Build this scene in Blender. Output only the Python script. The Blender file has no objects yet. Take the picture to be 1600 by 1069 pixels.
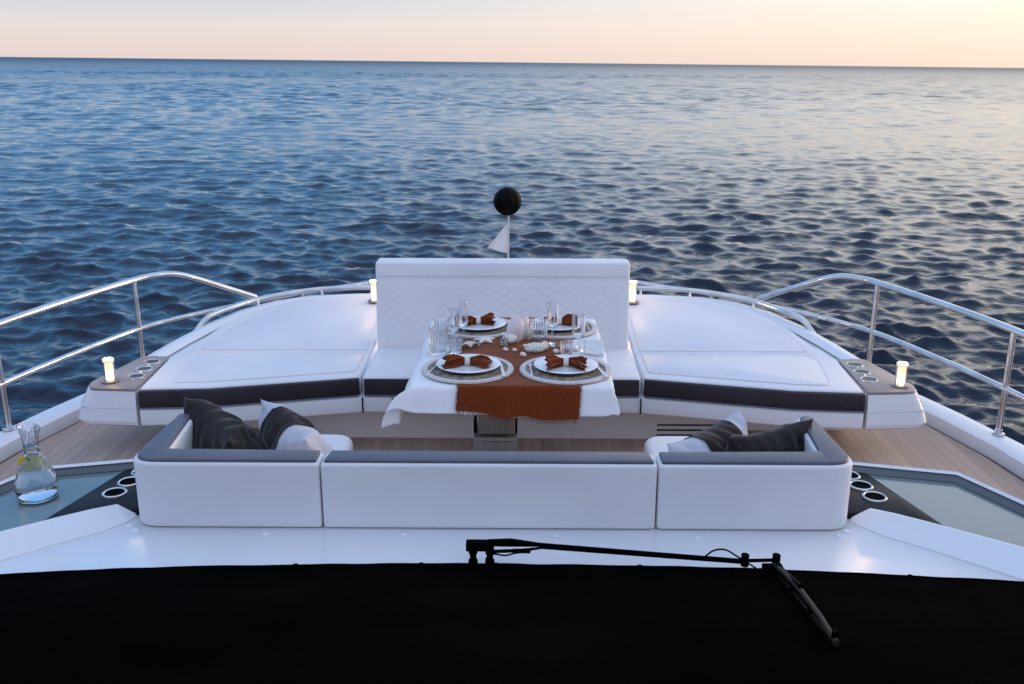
import bpy, bmesh, math, random
import numpy as np
from mathutils import Vector, Matrix, noise
random.seed(7); rng = np.random.default_rng(11)
C = bpy.context.scene.collection
R = math.radians
PI = math.pi
# ------------------------------------------------------------------ materials
def mat(name, col, rough=.5, metal=0, spec=.5, **kw):
    m = bpy.data.materials.new(name); m.use_nodes = True
    b = m.node_tree.nodes['Principled BSDF']
    b.inputs['Base Color'].default_value = (*col, 1)
    b.inputs['Roughness'].default_value = rough
    b.inputs['Metallic'].default_value = metal
    b.inputs['Specular IOR Level'].default_value = spec
    for k, v in kw.items(): b.inputs[k].default_value = v
    return m
def nodes(m): return m.node_tree.nodes, m.node_tree.links, m.node_tree.nodes['Principled BSDF']
def vary(m, c1, c2, scale=3, detail=4, fac='Base Color', coord='Object', stretch=(1, 1, 1), lo=.35, hi=.65):
    n, l, b = nodes(m)
    tc = n.new('ShaderNodeTexCoord'); mp = n.new('ShaderNodeMapping'); mp.inputs['Scale'].default_value = stretch
    nz = n.new('ShaderNodeTexNoise'); nz.inputs['Scale'].default_value = scale; nz.inputs['Detail'].default_value = detail
    r = n.new('ShaderNodeValToRGB'); r.color_ramp.elements[0].position = lo; r.color_ramp.elements[1].position = hi
    r.color_ramp.elements[0].color = (*c1, 1); r.color_ramp.elements[1].color = (*c2, 1)
    l.new(tc.outputs[coord], mp.inputs[0]); l.new(mp.outputs[0], nz.inputs[0]); l.new(nz.outputs[0], r.inputs[0]); l.new(r.outputs[0], b.inputs[fac])
    return m
def bump(m, scale=60, strength=.2, dist=.002, detail=3, stretch=(1, 1, 1), kind='noise'):
    n, l, b = nodes(m)
    tc = n.new('ShaderNodeTexCoord'); mp = n.new('ShaderNodeMapping'); mp.inputs['Scale'].default_value = stretch
    if kind == 'noise':
        t = n.new('ShaderNodeTexNoise'); t.inputs['Detail'].default_value = detail; out = t.outputs[0]
    else:
        t = n.new('ShaderNodeTexVoronoi'); out = t.outputs[0]
    t.inputs['Scale'].default_value = scale
    bp = n.new('ShaderNodeBump'); bp.inputs['Strength'].default_value = strength; bp.inputs['Distance'].default_value = dist
    l.new(tc.outputs['Object'], mp.inputs[0]); l.new(mp.outputs[0], t.inputs[0]); l.new(out, bp.inputs['Height'])
    old = b.inputs['Normal'].links
    if old: l.new(old[0].from_socket, bp.inputs['Normal'])
    l.new(bp.outputs[0], b.inputs['Normal'])
    return m
VIN = bump(bump(vary(mat('white_vinyl', (.8, .79, .79), .55), (.76, .75, .76), (.83, .82, .82), 2.2), 260, .25, .0008), 5, .35, .012)
VINQ = bump(bump(vary(mat('embossed_vinyl', (.78, .77, .78), .45), (.75, .74, .76), (.81, .80, .80), 3), 75, .28, .004, kind='vor'), 5, .35, .012)
VGREY = bump(vary(mat('slate_vinyl', (.11, .112, .14), .45), (.1, .1, .126), (.125, .126, .155), 4), 260, .25, .0008)
CHAR = bump(bump(vary(mat('charcoal_vinyl', (.03, .024, .03), .55, spec=.3), (.025, .02, .026), (.035, .029, .036), 4), 260, .3, .0008), 6, .3, .01)
GEL = bump(vary(mat('white_gelcoat', (.78, .8, .82), .25, **{'Coat Weight': .15}), (.76, .78, .81), (.81, .825, .84), 1.3), 2.2, .15, .01)
GELB = vary(mat('beige_gelcoat', (.8, .74, .7), .35), (.77, .71, .67), (.82, .76, .72), 2)
TAUPE = bump(vary(mat('taupe_panel', (.27, .23, .22), .3), (.25, .21, .2), (.29, .25, .24), 30), 200, .1, .0005)
BLK = vary(mat('black_panel', (.006, .006, .007), .45, spec=.2), (.005, .005, .006), (.01, .009, .01), 12)
PLAST = mat('black_plastic', (.001, .001, .001), .6, spec=.02)
COVER = bump(bump(vary(mat('black_mesh_fabric', (.001, .001, .001), .85, spec=.003), (.0006, .0006, .0007), (.0025, .0021, .0018), 1.6), 900, .4, .0006), 4, .5, .02)
STEEL = bump(vary(mat('polished_steel', (.7, .69, .68), .1, 1), (.6, .6, .6), (.78, .77, .75), 9), 30, .05, .001)
BRUSH = bump(vary(mat('brushed_steel', (.38, .35, .32), .38, .6), (.33, .31, .28), (.42, .39, .35), 30, stretch=(1, 1, .05)), 200, .1, .0005, stretch=(1, 1, .05))
RUST = bump(bump(vary(mat('rust_linen', (.17, .034, .010), .95, spec=.02, **{'Sheen Weight': .35, 'Sheen Roughness': .45, 'Sheen Tint': (1, .68, .5, 1)}), (.13, .026, .007), (.19, .04, .012), 160), 420, .6, .0015), 14, .5, .008)
CLOTH = bump(bump(vary(mat('white_cotton', (.82, .82, .83), .8, spec=.2), (.79, .79, .8), (.85, .85, .86), 3), 9, .5, .012), 500, .3, .0006)
CERAM = mat('white_porcelain', (.8, .8, .82), .12)
PSHADE = mat('plate_shade', (.015, .014, .014), .35)  # near-black that puts the shade beneath the dinner plates into colour
WOVEN = bump(vary(mat('woven_seagrass', (.24, .19, .14), .85), (.09, .07, .05), (.42, .35, .27), 110, lo=.4, hi=.6), 160, 1, .004, kind='vor')
BEAD = bump(vary(mat('pale_beaded_rim', (.72, .64, .6), .5), (.58, .5, .46), (.82, .75, .72), 160), 220, 1, .003, kind='vor')
SHELL = bump(vary(mat('shell', (.8, .68, .6), .4), (.72, .55, .48), (.88, .8, .74), 22), 60, .5, .003)
SHELLW = bump(vary(mat('cream_shell', (.78, .75, .66), .5), (.6, .56, .46), (.85, .83, .76), 60), 90, .8, .004)
SHELLP = vary(mat('white_shell', (.84, .78, .75), .35), (.8, .7, .66), (.88, .84, .82), 12)
PBLK = bump(bump(vary(mat('dark_linen', (.026, .022, .022), .95, spec=.1, **{'Sheen Weight': .25, 'Sheen Roughness': .4}), (.02, .017, .017), (.032, .028, .027), 30), 500, .6, .0012), 9, .8, .012)
PGRY = bump(bump(vary(mat('pale_linen', (.5, .52, .58), .85, spec=.2), (.46, .48, .54), (.55, .56, .61), 20), 500, .5, .001), 9, .8, .012)
RINGM = mat('napkin_ring', (.7, .68, .58), .35)
CUT = mat('pale_cutlery', (.75, .7, .66), .25, .3)
FLAG = mat('white_flag', (.8, .77, .78), .8)
BALL = mat('black_day_shape', (.0015, .0015, .0018), .6, spec=.08)
TRAYB = mat('grey_recess_wall', (.09, .11, .115), .4)
HULLM = mat('hull_white', (.75, .76, .78), .15)
LEMON = mat('lemon', (.9, .55, .02), .4); LIME = mat('lime', (.75, .8, .25), .4); OLIVE = mat('olive', (.01, .012, .012), .3)
def glass(name, col=(1, 1, 1), ior=1.45, rough=0):
    m = mat(name, col, rough); b = nodes(m)[2]
    b.inputs['Transmission Weight'].default_value = 1; b.inputs['IOR'].default_value = ior
    return m
GLASS = glass('clear_glass', (.97, .98, 1)); WATERM = glass('drinking_water', (.9, .96, 1), 1.33)
TINT = mat('tinted_skylight_glass', (.17, .22, .22), .1, spec=.9)
SMOKE = mat('lamp_metal', (.35, .3, .27), .3, .8)
def emis(name, col, s):
    m = mat(name, (.8, .75, .65), .5); b = nodes(m)[2]
    b.inputs['Emission Color'].default_value = (*col, 1); b.inputs['Emission Strength'].default_value = s
    return m
GLOW = emis('lit_lamp_tube', (1, .66, .34), 2.4)
_n, _l, _b = nodes(GLOW); _t = _n.new('ShaderNodeTexCoord'); _s = _n.new('ShaderNodeSeparateXYZ'); _r = _n.new('ShaderNodeValToRGB')
_l.new(_t.outputs['Generated'], _s.inputs[0]); _l.new(_s.outputs[2], _r.inputs[0]); _l.new(_r.outputs[0], _b.inputs['Emission Color'])
_r.color_ramp.elements[0].color = (1, .74, .42, 1); _r.color_ramp.elements[1].color = (.42, .22, .095, 1); _e = _r.color_ramp.elements.new(.55); _e.color = (.85, .52, .25, 1)
GLOWCAP = emis('lit_lamp_cap', (1, .75, .55), .5)
# teak: planks along Y, width 6 cm, dark caulk lines
def teak():
    m = mat('teak_planks', (.3, .2, .14), .55); n, l, b = nodes(m)
    tc = n.new('ShaderNodeTexCoord'); sep = n.new('ShaderNodeSeparateXYZ'); l.new(tc.outputs['Object'], sep.inputs[0])
    def mth(op, a, c=None):
        q = n.new('ShaderNodeMath'); q.operation = op
        for i, v in enumerate((a, c)):
            if v is None: continue
            if isinstance(v, (int, float)): q.inputs[i].default_value = v
            else: l.new(v, q.inputs[i])
        return q.outputs[0]
    u = mth('DIVIDE', sep.outputs[0], .055); fr = mth('FRACT', u); fl = mth('FLOOR', u)
    line = mth('LESS_THAN', fr, .045)
    wn = n.new('ShaderNodeTexWhiteNoise'); wn.noise_dimensions = '1D'; l.new(fl, wn.inputs['W'])
    mp = n.new('ShaderNodeMapping'); mp.inputs['Scale'].default_value = (40, 1.6, 1); l.new(tc.outputs['Object'], mp.inputs[0])
    nz = n.new('ShaderNodeTexNoise'); nz.inputs['Scale'].default_value = 3; nz.inputs['Detail'].default_value = 6; l.new(mp.outputs[0], nz.inputs[0])
    s = mth('ADD', mth('MULTIPLY', wn.outputs[0], .45), mth('MULTIPLY', nz.outputs[0], .6))
    r = n.new('ShaderNodeValToRGB'); r.color_ramp.elements[0].color = (.30, .20, .15, 1); r.color_ramp.elements[1].color = (.52, .37, .29, 1)
    l.new(s, r.inputs[0])
    mx = n.new('ShaderNodeMix'); mx.data_type = 'RGBA'; l.new(line, mx.inputs[0]); l.new(r.outputs[0], mx.inputs[6]); mx.inputs[7].default_value = (.15, .105, .08, 1)
    l.new(mx.outputs[2], b.inputs['Base Color'])
    return m
TEAK = teak()
# ------------------------------------------------------------------ helpers
def link(name, me, m=None, parent=None, smooth=40):
    o = bpy.data.objects.new(name, me); C.objects.link(o)
    if m is not None and not me.materials: me.materials.append(m)
    if parent is not None: o.parent = parent
    if smooth:
        me.polygons.foreach_set('use_smooth', [True] * len(me.polygons))
        try: me.set_sharp_from_angle(angle=R(smooth))
        except Exception: pass
    return o
def from_bm(name, bm, m, parent=None, smooth=40, normals=True):
    if normals: bmesh.ops.recalc_face_normals(bm, faces=bm.faces)
    me = bpy.data.meshes.new(name); bm.to_mesh(me); bm.free()
    return link(name, me, m, parent, smooth)
def bx(bm, x0, x1, y0, y1, z0, z1, M=None):
    vs = [bm.verts.new((x, y, z)) for x in (x0, x1) for y in (y0, y1) for z in (z0, z1)]
    if M is not None:
        for v in vs: v.co = M @ v.co
    f = [(0, 1, 3, 2), (4, 6, 7, 5), (0, 4, 5, 1), (2, 3, 7, 6), (0, 2, 6, 4), (1, 5, 7, 3)]
    return [bm.faces.new([vs[i] for i in q]) for q in f]
def bevel_all(bm, w, seg=3, ang=30):
    es = [e for e in bm.edges if len(e.link_faces) == 2 and e.calc_face_angle(0) > R(ang)]
    bmesh.ops.bevel(bm, geom=es, offset=w, segments=seg, profile=.5, affect='EDGES', clamp_overlap=True)
def prism(bm, pts, z0, z1, zf=None):
    """closed plan outline -> solid; zf(x,y) optional top height"""
    a = [bm.verts.new((x, y, z0)) for x, y in pts]
    b = [bm.verts.new((x, y, zf(x, y) if zf else z1)) for x, y in pts]
    n = len(pts)
    bm.faces.new(a[::-1]); bm.faces.new(b)
    for i in range(n): bm.faces.new((a[i], a[(i + 1) % n], b[(i + 1) % n], b[i]))
def slab(name, pts, z0, z1, m, parent=None, bev=.01, seg=3, zf=None, ang=35, smooth=45):
    bm = bmesh.new(); prism(bm, pts, z0, z1, zf)
    bmesh.ops.recalc_face_normals(bm, faces=bm.faces)
    if bev: bevel_all(bm, bev, seg, ang)
    return from_bm(name, bm, m, parent, smooth)
def boxo(name, x0, x1, y0, y1, z0, z1, m, parent=None, bev=.004, seg=2):
    bm = bmesh.new(); bx(bm, x0, x1, y0, y1, z0, z1)
    bmesh.ops.recalc_face_normals(bm, faces=bm.faces)
    if bev: bevel_all(bm, bev, seg)
    return from_bm(name, bm, m, parent)
def rounded(pts, r, idx=None, seg=6):
    """round corners of an outline; r float or dict index->radius"""
    out = []; n = len(pts)
    for i, p in enumerate(pts):
        rr = r if not isinstance(r, dict) else r.get(i, 0)
        if rr <= 0: out.append(p); continue
        p = Vector(p); a = (Vector(pts[i - 1]) - p); b = (Vector(pts[(i + 1) % n]) - p)
        d = min(rr, a.length * .49, b.length * .49); a = p + a.normalized() * d; b = p + b.normalized() * d
        for k in range(seg + 1):
            t = k / seg; q = a * (1 - t) ** 2 + p * 2 * t * (1 - t) + b * t * t; out.append((q.x, q.y))
    return out
def mir(pts, s): return [(x * s, y) for x, y in (pts if s > 0 else pts[::-1])]
def smooth_path(pts, sub=8):
    pts = [Vector(p) for p in pts]; out = []
    P = [pts[0] * 2 - pts[1]] + pts + [pts[-1] * 2 - pts[-2]]
    for i in range(1, len(P) - 2):
        for k in range(sub):
            t = k / sub; p0, p1, p2, p3 = P[i - 1:i + 3]
            out.append(.5 * ((2 * p1) + (p2 - p0) * t + (2 * p0 - 5 * p1 + 4 * p2 - p3) * t * t + (3 * p1 - p0 - 3 * p2 + p3) * t ** 3))
    return out + [pts[-1]]
def tube(bm, pts, r, seg=12, caps=True):
    pts = [Vector(p) for p in pts]; rings = []; n = len(pts)
    t0 = (pts[1] - pts[0]).normalized(); up = Vector((0, 0, 1)) if abs(t0.z) < .9 else Vector((1, 0, 0))
    u = t0.cross(up).normalized()
    for i, p in enumerate(pts):
        t = (pts[min(i + 1, n - 1)] - pts[max(i - 1, 0)]).normalized()
        u = (u - t * u.dot(t)).normalized(); v = t.cross(u)
        rr = r[i] if isinstance(r, (list, tuple)) else r
        rings.append([bm.verts.new(p + (u * math.cos(a) + v * math.sin(a)) * rr) for a in (2 * PI * k / seg for k in range(seg))])
    for a, b in zip(rings, rings[1:]):
        for k in range(seg): bm.faces.new((a[k], a[(k + 1) % seg], b[(k + 1) % seg], b[k]))
    if caps: bm.faces.new(rings[0][::-1]); bm.faces.new(rings[-1])
def lathe(bm, prof, seg=32, c=(0, 0, 0), mod=None):
    """prof: list of (r,z). open or closed by r=0 ends. mod(ang,r,z)->(r,z)"""
    rings = []
    for r, z in prof:
        if r <= 1e-6: rings.append([bm.verts.new((c[0], c[1], c[2] + z))]); continue
        q = []
        for k in range(seg):
            a = 2 * PI * k / seg; rr, zz = mod(a, r, z) if mod else (r, z)
            q.append(bm.verts.new((c[0] + rr * math.cos(a), c[1] + rr * math.sin(a), c[2] + zz)))
        rings.append(q)
    for a, b in zip(rings, rings[1:]):
        if len(a) == 1 and len(b) == 1: continue
        for k in range(seg):
            k2 = (k + 1) % seg
            if len(a) == 1: bm.faces.new((a[0], b[k], b[k2]))
            elif len(b) == 1: bm.faces.new((a[k], a[k2], b[0]))
            else: bm.faces.new((a[k], a[k2], b[k2], b[k]))
def lathed(name, prof, m, parent=None, seg=32, c=(0, 0, 0), mod=None, smooth=40):
    bm = bmesh.new(); lathe(bm, prof, seg, c, mod); return from_bm(name, bm, m, parent, smooth)
def gridmesh(name, nu, nv, f, m, parent=None, smooth=180, closed_u=False):
    vs = [f(i / nu, j / nv) for j in range(nv + 1) for i in range(nu + (0 if closed_u else 1))]
    w = nu if closed_u else nu + 1; fs = []
    for j in range(nv):
        for i in range(nu):
            i2 = (i + 1) % w; fs.append((j * w + i, j * w + i2, (j + 1) * w + i2, (j + 1) * w + i))
    me = bpy.data.meshes.new(name); me.from_pydata([tuple(v) for v in vs], [], fs); me.update()
    return link(name, me, m, parent, smooth)
def empty(name, loc=(0, 0, 0), rz=0):
    o = bpy.data.objects.new(name, None); C.objects.link(o); o.location = loc; o.rotation_euler = (0, 0, rz); o.empty_display_size = .1
    return o
def tag(o, label, cat, group=None):
    o['label'] = label; o['category'] = cat
    if group: o['group'] = group
    return o
def struct(o): o['kind'] = 'structure'; return o
def copy_tree(o, parent=None):
    c = o.copy(); C.objects.link(c)
    if parent is not None: c.parent = parent
    for ch in list(o.children): copy_tree(ch, c)
    return c
def nz(x, y, z=0): return noise.noise(Vector((x, y, z)))
# ------------------------------------------------------------------ camera
F = 1500 / 1600 * 36
camd = bpy.data.cameras.new('camera'); cam = bpy.data.objects.new('camera', camd); C.objects.link(cam)
cam.location = (.09, 0, 2.05)
pitch = math.atan(437 / 1500); yaw = R(.42)
cam.rotation_euler = (PI / 2 - pitch, 0, yaw)
cam.rotation_euler = (Matrix.Rotation(yaw, 3, 'Z') @ Matrix.Rotation(PI / 2 - pitch, 3, 'X') @ Matrix.Rotation(R(.12), 3, 'Z')).to_euler()
camd.lens = F; camd.sensor_width = 36; camd.clip_start = .05; camd.clip_end = 60000
camd.dof.use_dof = True; camd.dof.focus_distance = 4.4; camd.dof.aperture_fstop = 9.0
bpy.context.scene.camera = cam
# ------------------------------------------------------------------ sky and sun
w = bpy.data.worlds.new('World'); bpy.context.scene.world = w; w.use_nodes = True
n, l = w.node_tree.nodes, w.node_tree.links
bg = n['Background']
SUN_AZ = R(62); SUN_EL = R(2.0)
sky = n.new('ShaderNodeTexSky'); sky.sky_type = 'NISHITA'; sky.sun_disc = False
sky.sun_elevation = SUN_EL; sky.sun_rotation = SUN_AZ; sky.air_density = 1; sky.dust_density = 1.5; sky.ozone_density = 2
tc = n.new('ShaderNodeTexCoord'); sep = n.new('ShaderNodeSeparateXYZ'); l.new(tc.outputs['Generated'], sep.inputs[0])
def ramp(stops):
    r = n.new('ShaderNodeValToRGB'); e = r.color_ramp.elements
    e[0].position, e[0].color = stops[0][0], (*stops[0][1], 1); e[1].position, e[1].color = stops[-1][0], (*stops[-1][1], 1)
    for p, c in stops[1:-1]: q = e.new(p); q.color = (*c, 1)
    l.new(sep.outputs[2], r.inputs[0]); return r
cool = ramp([(0, (.76, .62, .58)), (.035, (.71, .65, .65)), (.075, (.44, .56, .74)), (.13, (.22, .48, .86)), (.22, (.16, .45, .88)), (.4, (.17, .42, .84)), (.7, (.36, .52, .90)), (1, (.58, .67, .94))])
warm = ramp([(0, (.89, .73, .61)), (.05, (.92, .82, .75)), (.12, (1.25, 1.15, 1.04)), (.3, (1.45, 1.38, 1.28)), (.5, (.95, 1.0, 1.05)), (.7, (.48, .60, .86)), (1, (.58, .67, .94))])
anti = ramp([(0, (.50, .48, .60)), (.15, (.56, .62, .86)), (.4, (.54, .64, .92)), (.7, (.54, .65, .94)), (1, (.58, .67, .94))])
dot = n.new('ShaderNodeVectorMath'); dot.operation = 'DOT_PRODUCT'; dot.inputs[1].default_value = (math.sin(SUN_AZ), math.cos(SUN_AZ), 0)
l.new(tc.outputs['Generated'], dot.inputs[0])
mr = n.new('ShaderNodeMapRange'); mr.interpolation_type = 'SMOOTHSTEP'; mr.inputs[1].default_value = .18; mr.inputs[2].default_value = 1.0
l.new(dot.outputs['Value'], mr.inputs[0])
mx = n.new('ShaderNodeMix'); mx.data_type = 'RGBA'; l.new(mr.outputs[0], mx.inputs[0]); l.new(cool.outputs[0], mx.inputs[6]); l.new(warm.outputs[0], mx.inputs[7])
mb = n.new('ShaderNodeMapRange'); mb.interpolation_type = 'SMOOTHSTEP'; mb.inputs[1].default_value = .1; mb.inputs[2].default_value = -.5; l.new(sep.outputs[1], mb.inputs[0])
mx2 = n.new('ShaderNodeMix'); mx2.data_type = 'RGBA'; l.new(mb.outputs[0], mx2.inputs[0]); l.new(mx.outputs[2], mx2.inputs[6]); l.new(anti.outputs[0], mx2.inputs[7]); mx = mx2
sc_ = n.new('ShaderNodeVectorMath'); sc_.operation = 'SCALE'; sc_.inputs['Scale'].default_value = .08; l.new(sky.outputs[0], sc_.inputs[0])
ad = n.new('ShaderNodeVectorMath'); ad.operation = 'ADD'; l.new(mx.outputs[2], ad.inputs[0]); l.new(sc_.outputs[0], ad.inputs[1])
l.new(ad.outputs[0], bg.inputs[0]); bg.inputs[1].default_value = .92
sd = bpy.data.lights.new('sun', 'SUN'); so = bpy.data.objects.new('sun', sd); C.objects.link(so)
sd.energy = .8; sd.angle = R(12); sd.color = (1, .68, .45)
so.rotation_euler = Vector((math.sin(SUN_AZ) * math.cos(R(5)), math.cos(SUN_AZ) * math.cos(R(5)), math.sin(R(5)))).to_track_quat('Z', 'Y').to_euler()
vs = bpy.context.scene.view_settings; vs.view_transform = 'Standard'; vs.look = 'None'; vs.gamma = 1; vs.exposure = .22
# ------------------------------------------------------------------ sea
def build_sea():
    th = np.concatenate([np.linspace(-PI, -.95, 60, endpoint=False), np.linspace(-.95, -.66, 60, endpoint=False), np.linspace(-.66, .66, 960, endpoint=False), np.linspace(.66, .95, 60, endpoint=False), np.linspace(.95, PI, 60)])
    r = np.concatenate([np.linspace(1.5, 5, 10, endpoint=False), np.geomspace(5, 900, 960, endpoint=False), np.geomspace(900, 40000, 90)])
    TH, RR = np.meshgrid(th, r); X = (RR * np.sin(TH)); Y = (RR * np.cos(TH)); step = RR * .0054
    step = np.where(RR > 900, RR * .05, step); step = np.where(np.abs(TH) > .95, np.maximum(step, RR * .04), step)
    Z = np.zeros_like(X); DX = np.zeros_like(X); DY = np.zeros_like(X)
    N = 200
    for i in range(N):
        lam = .20 * (9 / .20) ** ((i + rng.random()) / N)
        d = rng.normal(R(-95), .7 if lam < 3 else .5); k = 2 * PI / lam
        slope = .034 * (1.4 if .3 < lam < 1.2 else 1.15 if lam <= .3 else .7 if lam < 1.8 else .42); a = slope / k
        kx, ky = k * math.cos(d), k * math.sin(d); ph = rng.random() * 2 * PI
        fade = np.clip(lam / (2.2 * step) - .6, 0, 1)
        if lam >= 4: fade = fade * 2.2 * np.clip((RR - 70) / 260, 0, 1)
        elif lam >= 1.8: fade = fade * (1 + 1.0 * np.clip((RR - 20) / 130, 0, 1))
        arg = kx * X + ky * Y + ph; c = np.cos(arg) * a * fade; s = np.sin(arg) * a * fade
        Z += c; DX -= s * math.cos(d) * .8; DY -= s * math.sin(d) * .8
    gust = .85 + .2 * np.sin(X * .045 + 1.3) * np.sin(Y * .06 + .5) + .2 * np.sin(X * .011 - Y * .03)
    Z *= gust; X = X + DX; Y = Y + DY
    nr, nt = X.shape; co = np.stack([X, Y, Z], -1).reshape(-1, 3).astype(np.float32)
    idx = np.arange(nr * nt).reshape(nr, nt)
    q = np.stack([idx[:-1, :-1], idx[1:, :-1], idx[1:, 1:], idx[:-1, 1:]], -1).reshape(-1, 4)
    me = bpy.data.meshes.new('sea'); me.vertices.add(len(co)); me.vertices.foreach_set('co', co.ravel())
    me.loops.add(q.size); me.loops.foreach_set('vertex_index', q.ravel().astype(np.int32))
    me.polygons.add(len(q)); me.polygons.foreach_set('loop_start', np.arange(0, q.size, 4, dtype=np.int32))
    me.polygons.foreach_set('loop_total', np.full(len(q), 4, dtype=np.int32)); me.update(calc_edges=True)
    m = mat('sea_water', (.0001, .008, .024), .025, IOR=1.33); nn, ll, b = nodes(m)
    t = nn.new('ShaderNodeTexCoord'); prev = None
    for sx, sy, scl, dist, st in ((.4, 1.2, .9, .22, .22), (.7, 1.3, 3.2, .06, .4), (.8, 1.3, 9, .02, .35)):
        mp = nn.new('ShaderNodeMapping'); mp.inputs['Scale'].default_value = (sx, sy, 1); mp.inputs['Rotation'].default_value = (0, 0, R(8 * scl))
        ns = nn.new('ShaderNodeTexNoise'); ns.inputs['Scale'].default_value = scl; ns.inputs['Detail'].default_value = 2.5; ns.inputs['Roughness'].default_value = .6
        bp = nn.new('ShaderNodeBump'); bp.inputs['Strength'].default_value = st; bp.inputs['Distance'].default_value = dist
        ll.new(t.outputs['Object'], mp.inputs[0]); ll.new(mp.outputs[0], ns.inputs[0]); ll.new(ns.outputs[0], bp.inputs['Height'])
        if prev: ll.new(prev, bp.inputs['Normal'])
        prev = bp.outputs[0]
    ll.new(prev, b.inputs['Normal'])
    ln = nn.new('ShaderNodeVectorMath'); ln.operation = 'LENGTH'; ll.new(t.outputs['Object'], ln.inputs[0])   # unresolved far ripples: rougher with distance
    rr_ = nn.new('ShaderNodeValToRGB'); dv = nn.new('ShaderNodeMath'); dv.operation = 'LOGARITHM'; dv.inputs[1].default_value = 10; ll.new(ln.outputs['Value'], dv.inputs[0])
    d2 = nn.new('ShaderNodeMath'); d2.operation = 'MULTIPLY'; d2.inputs[1].default_value = .25; ll.new(dv.outputs[0], d2.inputs[0]); ll.new(d2.outputs[0], rr_.inputs[0])
    e = rr_.color_ramp.elements; e[0].position, e[0].color = 0.35, (.03,) * 3 + (1,); e[1].position, e[1].color = .85, (.42,) * 3 + (1,)
    q = e.new(.52); q.color = (.06,) * 3 + (1,)
    ll.new(rr_.outputs[0], b.inputs['Roughness'])
    o = link('sea', me, m, None, 180); o.location = (0, 0, -2.6); o.rotation_euler = (0, R(.48), 0)
    o['kind'] = 'structure'
build_sea()
# ------------------------------------------------------------------ the yacht
yacht = tag(empty('motor_yacht', (0, 4, 0)), 'white foredeck of a motor yacht with teak side decks, seen from its upper deck', 'yacht')
def yp(o): o.parent = yacht; o.matrix_parent_inverse = Matrix.Translation((0, -4, 0)); return o
outer = [(2.98, -1.5), (2.97, 1.5), (2.93, 3), (2.85, 4), (2.74, 4.7), (2.62, 5.15), (2.49, 5.55), (2.33, 5.95), (2.12, 6.3), (1.86, 6.62), (1.55, 6.92), (1.2, 7.2), (.8, 7.48), (.4, 7.68), (0, 7.78)]
def inset(path, d):
    out = []
    for i, (x, y) in enumerate(path):
        a = Vector(path[max(i - 1, 0)]); b = Vector(path[min(i + 1, len(path) - 1)]); t = (b - a).normalized(); nn = Vector((-t.y, t.x))
        out.append((max(x + nn.x * d, 0), y + nn.y * d))
    return out
full = [(x, y) for x, y in outer] + [(-x, y) for x, y in outer[-2::-1]]
def strip_pts(d):
    h = inset(outer, d); h[-1] = (0, outer[-1][1] - d * 1.0)
    return h + [(-x, y) for x, y in h[-2::-1]]
# bulwark: cap with inner face
secs = [(0, -.22), (0, .10), (.012, .135), (.16, .145), (.175, .135), (.185, .02)]
lines = [[(x, y, z) for x, y in strip_pts(d)] for d, z in secs]
def loft(name, lines, m, parent=None, smooth=50, bm=None):
    own = bm is None; bm = bm or bmesh.new()
    V = [[bm.verts.new(p) for p in ln] for ln in lines]
    for a, b in zip(V, V[1:]):
        for i in range(len(a) - 1): bm.faces.new((a[i], a[i + 1], b[i + 1], b[i]))
    return from_bm(name, bm, m, parent, smooth) if own else None
yp(loft('bulwark', lines, GEL))
hl = []
for s, z, in ((1, -.2), (.99, -.9), (.93, -1.8), (.84, -2.6), (.76, -3.2)):
    hl.append([(x * s, (y - 2) * (1 - (1 - s) * .6) + 2, z) for x, y in strip_pts(.002)])
yp(loft('hull', hl, HULLM))
# side deck (z .09), then cockpit sole (z 0)
dk = strip_pts(.175)
bm = bmesh.new(); prism(bm, dk, -.02, .03); bmesh.ops.recalc_face_normals(bm, faces=bm.faces)
yp(from_bm('side_deck_base', bm, GELB, None, 0))
tk = strip_pts(.235)
def half_deck(s):
    h = [(x, y) for x, y in inset(outer, .235) if x > 1.36 and y < 6.9]
    pts = [(1.36, -1)] + [(x, max(y, -1)) for x, y in h] + [(1.36, 5.6)]
    pts = [p for i, p in enumerate(pts) if i == 0 or p != pts[i - 1]]
    return mir(pts, s)
for s in (-1, 1): yp(slab('teak_side_deck', half_deck(s), .032, .09, TEAK, bev=.004, seg=1))
m = TEAK
yp(boxo('teak_cockpit_sole', -1.355, 1.355, 2.9, 5.2, .031, .036, TEAK, bev=0))
# brown drain line between teak and bulwark
DRAIN = mat('brown_caulk', (.1, .075, .05), .6)
for s in (-1, 1):
    h = [(x, y) for x, y in inset(outer, .2) if y < 6.2]
    bm = bmesh.new(); tube(bm, [(x * s, y, .06) for x, y in h], .014, 6); yp(from_bm('caulk_strip', bm, DRAIN))
# coachroof (plateau at z .5) with windscreen edge, chamfered corners
cr = [(1.22, 3.52), (1.42, 3.50), (1.78, 3.41), (1.93, 3.12), (2.08, 2.5), (2.12, 1.0), (2.12, -.6)]
half = [(0, 3.12), (1.215, 3.12)] + cr
croof = [(x, y) for x, y in half] + [(-x, y) for x, y in half[::-1][:-1]]
yp(slab('coachroof', croof, .02, .46, GEL, bev=0, smooth=30))
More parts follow.
